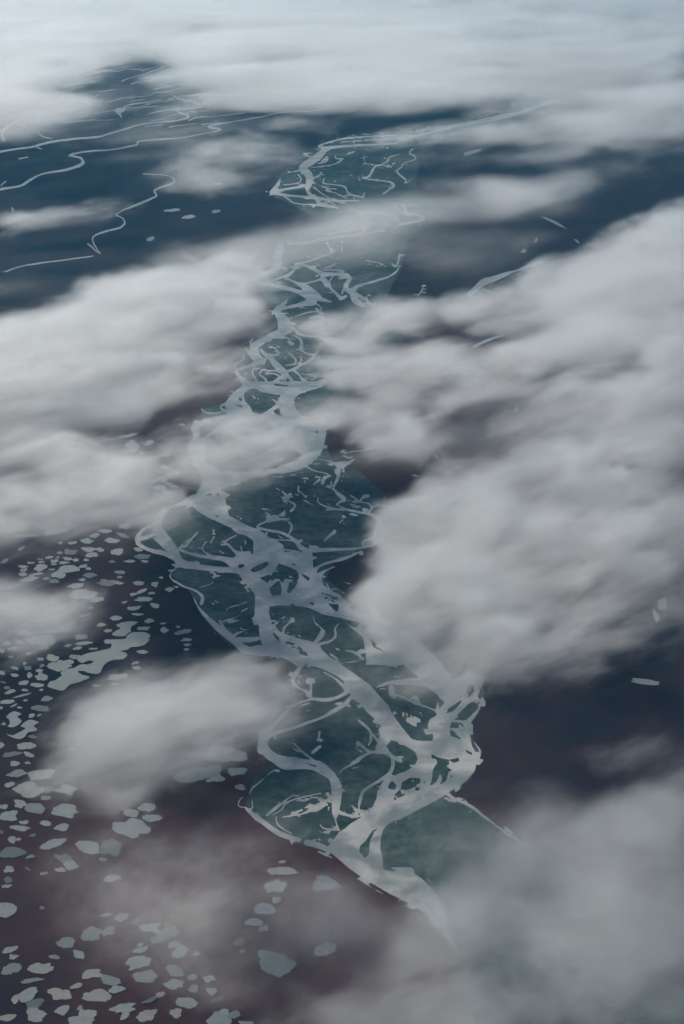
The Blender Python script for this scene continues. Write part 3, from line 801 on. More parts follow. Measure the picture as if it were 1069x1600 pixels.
# ------------------------------------------------------------------ thaw ponds on the tundra
# column, row, half width, half height, tilt (all photo pixels), given in the survey tile's own units
PT = {'a': (0, 800, 6.681), 'b': (150, 800, 6.681), 'c': (0, 940, 6.681), 'd': (150, 940, 6.681), 'e': (0, 1080, 6.681),
      'f': (0, 1230, 6.681), 'g': (0, 1380, 4.859), 'h': (180, 1380, 4.859), 'i': (140, 1180, 4.11), 'j': (360, 1320, 4.859),
      'k': (150, 660, 5.94), 'w': (640, 280, 3.818), 'x': (640, 580, 4.859), 't': (0, 0, 1.998), 'z': (0, 0, 1.0)}
PONDS = """
a 585,208,110,28,12
a 290,245,130,16,4
a 710,122,45,20,12
a 490,150,36,14,20
a 225,380,36,16,28
a 40,515,45,18,28
a 632,322,26,14,0
a 755,320,45,17,6
a 905,305,66,28,-4
a 1000,242,52,22,4
a 625,425,32,15,10
a 735,417,70,28,0
a 935,388,74,27,-6
a 1050,392,34,18,0
a 955,450,68,24,4
a 520,473,46,16,5
a 605,475,24,12,5
a 415,495,32,10,-4
a 440,521,36,9,0
a 565,512,38,19,0
a 565,545,30,12,0
a 705,485,46,20,0
a 790,503,40,20,-8
a 670,528,50,16,0
a 900,498,30,13,-8
a 318,530,38,12,4
a 243,567,50,19,-4
a 430,583,74,34,10
a 245,606,40,15,14
a 235,652,50,20,0
a 385,648,66,15,10
a 545,600,34,10,0
a 735,592,112,40,4
a 875,562,46,17,10
a 922,592,30,14,-10
a 600,655,66,36,-6
a 945,660,70,30,4
a 860,708,36,14,0
a 765,645,24,10,0
a 300,705,95,26,10
a 480,697,38,18,0
a 565,722,50,22,-10
a 790,768,84,28,12
a 875,855,140,60,4
a 1015,920,66,26,10
a 1055,735,40,26,-10
a 950,1000,30,12,0
b 292,152,66,28,0
b 98,198,60,22,0
b 22,242,34,18,0
b 275,240,66,22,-14
b 170,298,70,30,-10
b 40,392,48,20,-6
b 220,412,70,32,0
b 165,517,40,14,0
b 355,510,62,17,0
b 510,515,40,15,0
b 488,462,80,28,0
b 440,390,56,18,-10
b 252,630,56,19,0
b 243,680,30,13,0
b 120,735,104,34,0
b 245,742,54,13,-4
b 450,740,62,21,0
b 615,755,38,28,8
b 680,684,26,11,0
b 770,806,44,24,8
b 842,865,20,11,0
b 470,828,62,24,18
b 392,860,36,15,8
b 580,848,36,14,6
b 490,914,86,24,0
b 612,980,52,25,-8
b 300,940,32,13,14
b 390,1004,74,25,6
b 255,800,26,10,0
c 890,140,58,12,14
c 560,280,150,54,-2
c 745,238,54,28,6
c 410,400,140,60,0
c 460,475,62,22,5
c 265,330,74,28,0
c 80,440,54,20,4
c 215,428,50,20,0
c 130,492,52,24,6
c 20,515,30,22,0
c 115,575,32,13,8
c 845,366,74,26,4
c 880,434,84,19,4
c 710,460,36,13,12
c 808,483,40,17,12
c 980,490,66,10,4
c 295,540,36,18,0
c 425,600,36,20,0
c 550,585,66,30,-4
c 770,575,54,25,4
c 640,662,138,52,4
c 440,668,32,16,18
c 255,645,22,16,20
c 340,650,20,12,0
c 155,695,38,16,-14
c 295,695,50,20,0
c 20,745,34,20,0
c 160,767,46,22,-4
c 412,722,38,18,0
c 310,765,26,30,30
c 430,784,72,32,-6
c 245,848,58,26,4
c 390,869,64,23,0
c 35,840,36,10,-8
c 78,900,34,15,0
c 260,922,36,16,0
c 100,942,60,18,10
c 435,920,26,11,0
c 225,980,88,10,14
c 85,1042,86,22,8
c 492,1012,58,28,8
c 270,1030,26,13,14
c 885,885,20,13,20
c 1005,876,42,12,0
c 755,900,16,8,0
c 937,984,22,12,0
d 50,242,52,18,12
d 122,303,48,17,4
d 205,172,74,21,2
d 432,132,60,14,-2
d 552,200,50,21,-4
d 498,280,70,21,0
d 484,525,58,19,-4
d 412,638,46,15,10
d 420,690,44,18,0
d 240,785,108,36,8
d 195,860,40,13,8
d 715,295,38,28,0
d 705,228,32,10,4
d 858,262,22,13,-10
d 920,312,88,24,12
d 945,395,52,16,6
d 955,450,40,16,0
d 945,500,32,11,6
d 540,566,14,9,0
e 424,180,86,34,-4
e 330,258,40,22,10
e 410,250,30,12,28
e 455,288,20,10,0
e 145,150,42,10,26
e 205,168,30,12,0
e 10,175,20,18,0
e 35,342,24,18,0
e 10,412,20,14,20
e 345,475,46,18,-4
e 272,565,104,46,2
e 10,562,34,28,0
e 125,660,86,30,12
e 305,664,62,26,-16
e 155,755,44,26,0
e 290,748,30,12,0
e 470,765,24,9,0
e 190,858,104,36,10
e 440,874,138,48,8
e 98,975,74,30,10
e 755,608,46,14,0
f 300,25,150,66,0
f 505,25,58,32,4
f 700,30,120,50,-6
f 476,110,58,25,4
f 215,170,76,44,-6
f 355,225,96,58,-16
f 35,205,54,28,-8
f 95,310,100,58,8
f 255,366,44,22,6
f 215,428,106,30,-4
f 475,372,62,30,-4
f 660,240,138,66,-6
f 640,418,74,36,8
f 343,503,38,16,10
f 130,548,46,36,26
f 195,542,26,14,0
f 15,465,22,18,0
f 550,592,122,48,20
f 145,680,134,62,6
f 315,725,42,20,10
f 680,755,110,48,-22
f 745,815,74,44,-16
f 630,862,54,22,0
f 450,900,42,16,14
f 95,858,52,32,10
f 85,970,54,32,0
f 75,1030,56,18,6
f 295,855,38,10,-30
f 935,620,150,60,-14
g 40,195,84,62,-14
g 320,185,20,16,0
g 805,240,46,13,10
g 925,258,50,32,8
g 700,385,76,50,10
g 825,362,62,40,6
g 505,448,66,40,6
g 70,505,56,24,16
g 105,555,34,20,6
g 410,558,48,17,0
g 78,655,80,42,10
g 322,638,90,38,6
g 605,540,46,32,-10
g 240,738,88,16,8
g 700,685,80,36,6
g 845,742,88,42,-8
g 578,780,48,19,18
g 880,808,58,24,14
g 215,845,84,36,24
g 120,880,32,32,0
g 455,840,86,48,-4
g 725,858,100,46,-6
g 270,915,72,38,6
g 270,995,78,46,-6
g 470,965,56,40,10
g 605,945,22,18,20
g 675,990,72,38,0
g 630,1060,110,40,0
g 60,1020,64,28,14
g 940,950,110,36,14
g 950,1005,44,20,30
h 170,280,48,24,28
h 275,338,78,38,4
h 398,312,28,22,0
h 388,390,108,46,18
h 190,505,54,20,14
h 190,470,28,14,18
h 445,465,44,22,16
h 500,514,70,38,10
h 170,612,94,48,12
h 225,700,100,50,6
h 455,660,72,42,-8
h 455,770,68,40,-6
h 595,800,40,26,10
h 345,845,42,26,10
h 270,885,64,17,20
h 550,905,78,50,0
h 460,988,60,36,-6
h 245,1005,78,46,6
h 790,1020,90,60,14
h 905,1000,50,30,24
h 730,820,44,26,0
h 710,725,44,26,0
h 585,715,38,20,6
h 775,885,60,16,16
h 940,450,42,26,14
h 620,535,26,18,0
h 965,520,22,16,0
h 990,1065,60,20,0
i 950,105,58,28,4
i 810,148,56,26,6
i 970,205,36,16,-18
i 680,125,120,54,6
i 800,90,60,30,10
i 870,0,130,46,-4
i 365,340,60,30,0
i 410,402,54,24,-4
i 255,470,112,56,-10
i 260,370,54,24,-10
i 140,790,66,28,10
i 85,670,24,13,-6
i 60,610,90,36,0
i 140,595,70,50,-6
j 312,197,40,26,-8
j 425,203,88,30,-4
j 395,130,38,14,0
j 342,318,84,52,6
j 352,420,32,26,10
j 265,492,78,44,-4
j 188,585,62,34,6
j 248,638,46,20,22
j 65,742,44,28,16
j 90,810,24,16,0
j 240,825,50,42,-6
j 345,905,120,82,-12
j 720,300,106,62,-6
j 715,795,92,52,12
k 312,120,86,14,10
k 335,215,66,54,-6
k 420,280,36,18,-4
k 495,190,40,26,18
k 560,318,120,20,12
k 620,522,44,20,-4
k 628,548,30,9,0
k 675,570,40,13,4
k 728,594,42,18,0
k 735,628,20,9,0
k 600,608,70,22,-6
k 650,645,42,16,-4
k 755,472,30,16,-8
k 795,20,26,11,-8
k 530,540,44,11,0
k 650,420,60,20,-10
k 805,538,20,8,0
w 680,430,18,14,40
w 755,365,16,6,50
w 865,258,74,8,-26
w 532,397,9,7,0
w 422,327,5,4,0
w 1000,370,18,6,-40
w 572,515,5,8,0
w 402,180,4,9,0
w 123,590,4,10,0
x 810,290,16,20,0
x 615,205,18,8,-50
x 838,200,8,8,0
x 303,570,7,18,30
x 205,648,28,10,-42
x 300,658,12,11,0
x 315,740,9,10,0
x 113,758,14,8,0
x 45,792,26,8,-14
x 240,895,24,22,0
t 540,656,24,5,3
t 590,677,22,6,12
t 672,660,16,5,6
t 682,574,18,4,0
t 472,746,14,6,22
t 40,655,4,8,10
t 132,533,4,5,0
t 375,345,12,9,0
z 738,237,15,3.2,17
z 1025,962,5,10,20
z 1035,942,8,9,0
z 1007,1065,21,4.5,-6
z 805,500,5,2,0
z 988,968,3,1.5,0
"""
# the large ponds with arms are drawn by their own shore lines
BIG = {
    'merged': ('c', [(500, 870), (520, 835), (570, 825), (605, 800), (645, 770), (635, 735), (700, 705), (770, 690), (850, 655), (920, 655), (980, 625), (925, 615), (860, 640), (805, 605),
                     (860, 560), (930, 535), (1010, 520), (1060, 508), (1140, 490), (1300, 445), (1340, 465), (1350, 490), (1290, 510), (1260, 515), (1320, 540), (1325, 560), (1290, 600), (1200, 605), (1110, 640), (1070, 690), (1050, 740), (1000, 755), (905, 740), (885, 725), (810, 730), (870, 765), (940, 785),
                     (900, 810), (830, 840), (720, 870), (690, 910), (640, 930), (560, 910), (500, 890)]),
    'bell': ('d', [(85, 415), (110, 395), (190, 395), (300, 390), (320, 360), (370, 325), (450, 318), (520, 322), (568, 350), (550, 385), (558, 405), (520, 440), (450, 468), (300, 480), (200, 495), (155, 480), (165, 440), (100, 440)]),
    'boot': ('d', [(215, 240), (280, 215), (360, 205), (440, 212), (400, 240), (360, 275), (365, 310), (320, 340), (280, 365), (170, 350), (200, 310), (255, 280), (225, 262)]),
    'hourglass': ('e', [(60, 270), (110, 225), (160, 210), (225, 235), (180, 265), (228, 310), (160, 370), (100, 375), (80, 360), (105, 340), (95, 290)]),
    'zigzag': ('e', [(65, 440), (130, 460), (200, 430), (270, 385), (215, 365), (280, 310), (330, 298), (410, 325), (350, 360), (390, 405), (300, 430), (260, 470), (210, 500), (120, 480)]),
}
LANDMARKS = [  # photo column, row, phrase
    (150, 1035, 'the big many-armed pond'), (212, 999, 'the bell-shaped pond'), (190, 975, 'the boot-shaped pond'), (22, 1124, 'the hourglass pond'), (35, 1140, 'the zigzag pond'),
    (110, 889, 'the broad upper cluster pond'), (131, 928, 'the wide pond by the edge cloud'), (83, 982, 'the veiled ponds under the edge cloud'),
    (96, 1039, 'the smooth oval beside the many-armed one'), (66, 1211, 'the long bean-shaped pond'), (46, 1234, 'the three-bulged pond'), (99, 1266, 'the large oval below the long cloud'),
    (22, 1332, 'the leaf-shaped edge pond'), (82, 1319, 'the slanting pale pond'), (102, 1343, 'the hooked pond'), (8, 1420, 'the pond cut by the photo edge'),
    (155, 1458, 'the peanut-shaped pond'), (66, 1511, 'the brownish oval pond'), (94, 1553, 'the dark rounded bottom pond'), (260, 1460, 'the pale lozenge pond'),
    (215, 1506, 'the twin slanting ponds'), (295, 1566, 'the diamond-shaped pond'), (343, 1590, 'the two-horned bottom edge pond'), (431, 1506, 'the big pond nearest the river mouth'),
    (508, 1382, 'the blocky pond beside the river bank'), (431, 1385, 'the round pond in the brown heath'), (305, 1210, 'the large pond at the long cloud edge'), (200, 1295, 'the misty ponds under the long cloud'),
    (206, 697, 'the rough pond at the cloud edge'), (262, 757, 'the pond cluster near the river bend'), (818, 392, 'the long channel on the right plain'), (698, 712, 'the dark central gap'),
    (290, 337, 'the flat far ponds'), (1007, 1065, 'the slim right-hand lake'), (168, 910, 'the long oval near the fork'), (223, 869, 'the lens-shaped pond near the fork'),
]


def pond_outline(cx, cy, hw, hh, tilt, seed):
    n = 56
    th = np.linspace(0, 2 * math.pi, n, endpoint=False)
    c, s = math.cos(math.radians(tilt)), math.sin(math.radians(tilt))
    k = 1 + 0.5 * fbm(np.cos(th) * 1.3 + seed * 5.3, np.sin(th) * 1.3 + seed * 2.7, seed, 2) + 0.12 * fbm(np.cos(th) * 4 + seed, np.sin(th) * 5, seed + 9, 3)
    ex = np.sign(np.cos(th)) * np.abs(np.cos(th)) ** 0.95 * hw * k
    ey = np.sin(th) * hh * k
    return cx + ex * c + ey * s, cy - ex * s + ey * c


def fill(name, px, py, mat, z):
    X, Y = ground(px, py, z)
    me = bpy.data.meshes.new(name)
    ox, oy = float(X.mean()), float(Y.mean())
    me.from_pydata([(x - ox, y - oy, 0.0) for x, y in zip(X, Y)], [], [tuple(range(len(X)))[::-1]])
    if me.polygons[0].normal.z < 0:
        me.flip_normals()
    ob = bpy.data.objects.new(name, me); ob.location = (ox, oy, z); COL.objects.link(ob)
    me.materials.append(mat)
    return ob


def build_ponds(mats):
    rng = random.Random(4)
    recs = []
    for i, line in enumerate(PONDS.strip().splitlines()):
        t, v = line.split()
        a = [float(q) for q in v.split(',')]
        ox, oy, s = PT[t]
        recs.append((ox + a[0] / s, oy + a[1] / s, a[2] / s * 0.97, a[3] / s * 0.98, a[4], i))
    keep = []
    for r in sorted(recs, key=lambda q: -q[2] * q[3]):
        if all(math.hypot((r[0] - k[0]) / (r[2] + k[2]), (r[1] - k[1]) / (r[3] + k[3])) > 0.6 for k in keep):
            keep.append(r)
    recs = sorted(keep[:296], key=lambda q: q[5])
    items = []
    for cx, cy, hw, hh, tilt, i in recs:
        px, py = pond_outline(cx, cy, hw, hh, tilt, i + 1)
        items.append((cx, cy, hw, hh, tilt, px, py))
    size_words = [(3.5, 'speck-like'), (6, 'tiny'), (9, 'small'), (13, 'medium'), (99, 'large')]
    made = []
    for cx, cy, hw, hh, tilt, px, py in items:
        ob = fill('pond', px, py, rng.choice(mats), 1.0 + 0.1 * (len(made) % 14))
        size = next(w for lim, w in size_words if hw < lim)
        ratio = hw / hh
        shape = 'sliver-thin' if ratio > 4.2 else 'long narrow' if ratio > 3.1 else 'oval' if ratio > 1.9 else 'roundish'
        if abs(tilt) >= 14 and ratio > 1.6:
            shape = 'slanting ' + shape
        lm = sorted(LANDMARKS, key=lambda L: math.hypot(L[0] - cx, (L[1] - cy) * 1.6))
        made.append((ob, cx, cy, hw, hh, size, shape, lm))
    counts = {}
    for m in made:
        ob, cx, cy, hw, hh, size, shape, lm = m
        lx, ly, ph = lm[0]
        d = math.hypot(lx - cx, ly - cy)
        plural = any(w in ph for w in ('ponds', 'cluster near', 'gap'))
        if d < 6:
            text = f'{size} {shape} pond amid {ph}' if plural else f'{ph[4:]} on dark tundra'
        else:
            v = 'above' if cy < ly - 0.35 * abs(lx - cx) else 'below' if cy > ly + 0.35 * abs(lx - cx) else ''
            h = 'left' if cx < lx - 0.5 * abs(ly - cy) else 'right' if cx > lx + 0.5 * abs(ly - cy) else ''
            where = f'{v} and {h} of' if v and h else v or f'{h} of'
            near = 'just ' if d < 22 else 'far ' if d > 45 else ''
            text = f'{size} {shape} pond {near}{where} {ph}'
        m_list = counts.setdefault(text, []); m_list.append(m)
    for text, ms in counts.items():
        if len(ms) == 2:
            a, b = sorted(ms, key=lambda q: q[2])
            if abs(a[2] - b[2]) >= abs(a[1] - b[1]) * 0.5:
                names = [(a, 'upper'), (b, 'lower')]
            else:
                a, b = sorted(ms, key=lambda q: q[1]); names = [(a, 'left-hand'), (b, 'right-hand')]
            for q, w in names:
                tag(q[0], f'{w} {text}', 'pond', 'thaw ponds scattered over the dark tundra')
        elif len(ms) == 3:
            for q, w in zip(sorted(ms, key=lambda q: q[2]), ('highest', 'middle', 'lowest')):
                tag(q[0], f'{w} {text}', 'pond', 'thaw ponds scattered over the dark tundra')
        else:
            ms = sorted(ms, key=lambda q: q[2])
            for k, q in enumerate(ms):
                tag(q[0], f'{text}' if len(ms) == 1 else f'{["first", "second", "third", "fourth", "fifth", "sixth", "seventh"][min(k, 6)]} down, {text}', 'pond', 'thaw ponds scattered over the dark tundra')
    names = {'merged': 'largest pond, many-armed and grey-green, under the edge of the long cloud', 'bell': 'broad bell-shaped grey-green pond with a narrow left arm',
             'boot': 'boot-shaped grey-green pond tapering to its right tip', 'hourglass': 'hourglass-shaped pond pinched at its waist near the left photo edge', 'zigzag': 'zigzag pond of three joined arms, curling to the left'}
    for i, (k, (t, pts)) in enumerate(BIG.items()):
        ox, oy, s = PT[t]
        P = smooth_line([(ox + a / s, oy + b / s) for a, b in pts + pts[:1]], 3)[:-1]
        nx = fbm(P[:, 0] / 3 + i * 9, P[:, 1] / 2, 50 + i, 3); ny = fbm(P[:, 0] / 3, P[:, 1] / 2 + 40, 70 + i, 3)
        ob = fill('pond', P[:, 0] + nx * 1.1, P[:, 1] + ny * 0.6, mats[0], 2.6 + 0.2 * i)
        tag(ob, names[k], 'pond', 'thaw ponds scattered over the dark tundra')
# ------------------------------------------------------------------ ground materials
def ground_material(name, stops, scale, rough=0.95, fine=None, spec=0.05):
    m = bpy.data.materials.new(name); m.use_nodes = True
    nt = m.node_tree; N = nt.nodes; L = nt.links
    b = N['Principled BSDF']
    tc = N.new('ShaderNodeTexCoord')
    n = N.new('ShaderNodeTexNoise'); n.inputs['Scale'].default_value = 1 / scale
    n.inputs['Detail'].default_value = 8; n.inputs['Roughness'].default_value = 0.6
    n.inputs['Distortion'].default_value = 0.4
    L.new(tc.outputs['Object'], n.inputs['Vector'])
    r = N.new('ShaderNodeValToRGB')
    while len(r.color_ramp.elements) < len(stops):
        r.color_ramp.elements.new(0.5)
    for e, (p, c) in zip(r.color_ramp.elements, stops):
        e.position = p; e.color = (*c, 1)
    L.new(n.outputs['Fac'], r.inputs['Fac'])
    col = r.outputs['Color']
    if fine:
        fs, amt = fine
        n2 = N.new('ShaderNodeTexNoise'); n2.inputs['Scale'].default_value = 1 / fs
        n2.inputs['Detail'].default_value = 6; n2.inputs['Roughness'].default_value = 0.7
        L.new(tc.outputs['Object'], n2.inputs['Vector'])
        mr = N.new('ShaderNodeMapRange')
        mr.inputs['From Min'].default_value = 0.3; mr.inputs['From Max'].default_value = 0.7
        mr.inputs['To Min'].default_value = 1 - amt; mr.inputs['To Max'].default_value = 1 + amt
        L.new(n2.outputs['Fac'], mr.inputs['Value'])
        mx = N.new('ShaderNodeVectorMath'); mx.operation = 'SCALE'
        L.new(col, mx.inputs[0]); L.new(mr.outputs['Result'], mx.inputs['Scale'])
        col = mx.outputs[0]
    L.new(col, b.inputs['Base Color'])
    b.inputs['Roughness'].default_value = rough
    b.inputs['Specular IOR Level'].default_value = spec
    return m


HEATHS = [(330, 1360, 1500, 1.0), (620, 1480, 1300, 0.8), (480, 1300, 700, 0.5), (650, 730, 1700, 0.6), (300, 600, 2600, 0.7), (560, 900, 800, 0.35), (60, 1330, 700, 0.4), (150, 920, 1000, 0.35), (690, 560, 2000, 0.4)]


def tundra_material():
    """Dark wet tundra with purple-brown dwarf heath on the drier swells."""
    m = ground_material('tundra', [(0.30, (0.004, 0.008, 0.019)), (0.50, (0.008, 0.011, 0.022)), (0.68, (0.017, 0.017, 0.028))], 900, fine=(70, 0.5))
    nt = m.node_tree; N = nt.nodes; L = nt.links
    b = N['Principled BSDF']
    base = b.inputs['Base Color'].links[0].from_socket
    tc = N.new('ShaderNodeTexCoord')
    acc = None
    for px, py, rad, w in HEATHS:
        x, y = ground(px, py)
        q = N.new('ShaderNodeMapping'); q.vector_type = 'TEXTURE'
        q.inputs['Location'].default_value = (float(x), float(y), 0); q.inputs['Scale'].default_value = (rad, rad * 1.2, rad)
        L.new(tc.outputs['Object'], q.inputs['Vector'])
        g = N.new('ShaderNodeTexGradient'); g.gradient_type = 'QUADRATIC_SPHERE'
        L.new(q.outputs[0], g.inputs[0])
        a = N.new('ShaderNodeMath'); a.operation = 'MULTIPLY_ADD'
        L.new(g.outputs['Fac'], a.inputs[0]); a.inputs[1].default_value = w * 1.6
        if acc is None: a.inputs[2].default_value = 0
        else: L.new(acc, a.inputs[2])
        acc = a.outputs[0]
    n = N.new('ShaderNodeTexNoise'); n.inputs['Scale'].default_value = 1 / 480; n.inputs['Detail'].default_value = 9; n.inputs['Roughness'].default_value = 0.68
    L.new(tc.outputs['Object'], n.inputs['Vector'])
    s = N.new('ShaderNodeMath'); s.operation = 'MULTIPLY_ADD'; L.new(n.outputs['Fac'], s.inputs[0]); s.inputs[1].default_value = 1.8; s.inputs[2].default_value = -0.72
    f = N.new('ShaderNodeMath'); f.operation = 'MULTIPLY_ADD'; f.use_clamp = True
    L.new(acc, f.inputs[0]); f.inputs[1].default_value = 0.9; L.new(s.outputs[0], f.inputs[2])
    mx = N.new('ShaderNodeMix'); mx.data_type = 'RGBA'
    L.new(f.outputs[0], mx.inputs['Factor']); L.new(base, mx.inputs['A'])
    mx.inputs['B'].default_value = (0.046, 0.026, 0.030, 1)
    L.new(mx.outputs['Result'], b.inputs['Base Color'])
    return m


def build_ground():
    tundra = tundra_material()
    moss = ground_material('valley_moss', [(0.3, (0.024, 0.044, 0.047)), (0.48, (0.042, 0.066, 0.068)), (0.66, (0.085, 0.105, 0.102))], 300, fine=(45, 0.5))
    water = ground_material('silty_water', [(0.30, (0.095, 0.125, 0.122)), (0.47, (0.175, 0.192, 0.184)), (0.60, (0.34, 0.33, 0.31))], 200, rough=0.35, fine=(50, 0.12), spec=0.5)
    creek = ground_material('creek_water', [(0.35, (0.12, 0.155, 0.155)), (0.65, (0.25, 0.265, 0.25))], 300, rough=0.35, fine=(60, 0.3), spec=0.5)
    ponds = [ground_material('pond_water', [(0.3, c), (0.7, tuple(v * 1.2 for v in c))], 120, rough=0.3, fine=(18, 0.12), spec=0.35)
             for c in ((0.150, 0.170, 0.163), (0.160, 0.166, 0.157), (0.175, 0.172, 0.160), (0.11, 0.125, 0.121), (0.065, 0.076, 0.077), (0.150, 0.165, 0.157))]
    n = 24
    xs = np.linspace(-150000, 150000, n); ys = np.linspace(-20000, 280000, n)
    v = [(x, y, 0) for y in ys for x in xs]
    f = [(j * n + i, j * n + i + 1, (j + 1) * n + i + 1, (j + 1) * n + i) for j in range(n - 1) for i in range(n - 1)]
    tag(mesh_object('ground', v, f, tundra), kind='structure')
    build_river(water, moss, creek)
    build_ponds(ponds)


build_ground()


def build_haze():
    x, y0, y1, z0, z1 = 26000, -2500, 62000, -1.0, CAM_H + 60
    v = [(-x, y0, z0), (x, y0, z0), (x, y1, z0), (-x, y1, z0), (-x, y0, z1), (x, y0, z1), (x, y1, z1), (-x, y1, z1)]
    f = [(0, 3, 2, 1), (4, 5, 6, 7), (0, 1, 5, 4), (1, 2, 6, 5), (2, 3, 7, 6), (3, 0, 4, 7)]
    m = bpy.data.materials.new('air_haze'); m.use_nodes = True
    nt = m.node_tree; nt.nodes.remove(nt.nodes['Principled BSDF'])
    pv = nt.nodes.new('ShaderNodeVolumePrincipled')
    pv.inputs['Color'].default_value = (0.06, 0.50, 0.82, 1)
    pv.inputs['Density'].default_value = HAZE
    pv.inputs['Anisotropy'].default_value = 0.3
    nt.links.new(pv.outputs[0], nt.nodes['Material Output'].inputs['Volume'])
    tag(mesh_object('haze', v, f, m), kind='stuff')


HAZE = 0.75e-5
build_haze()
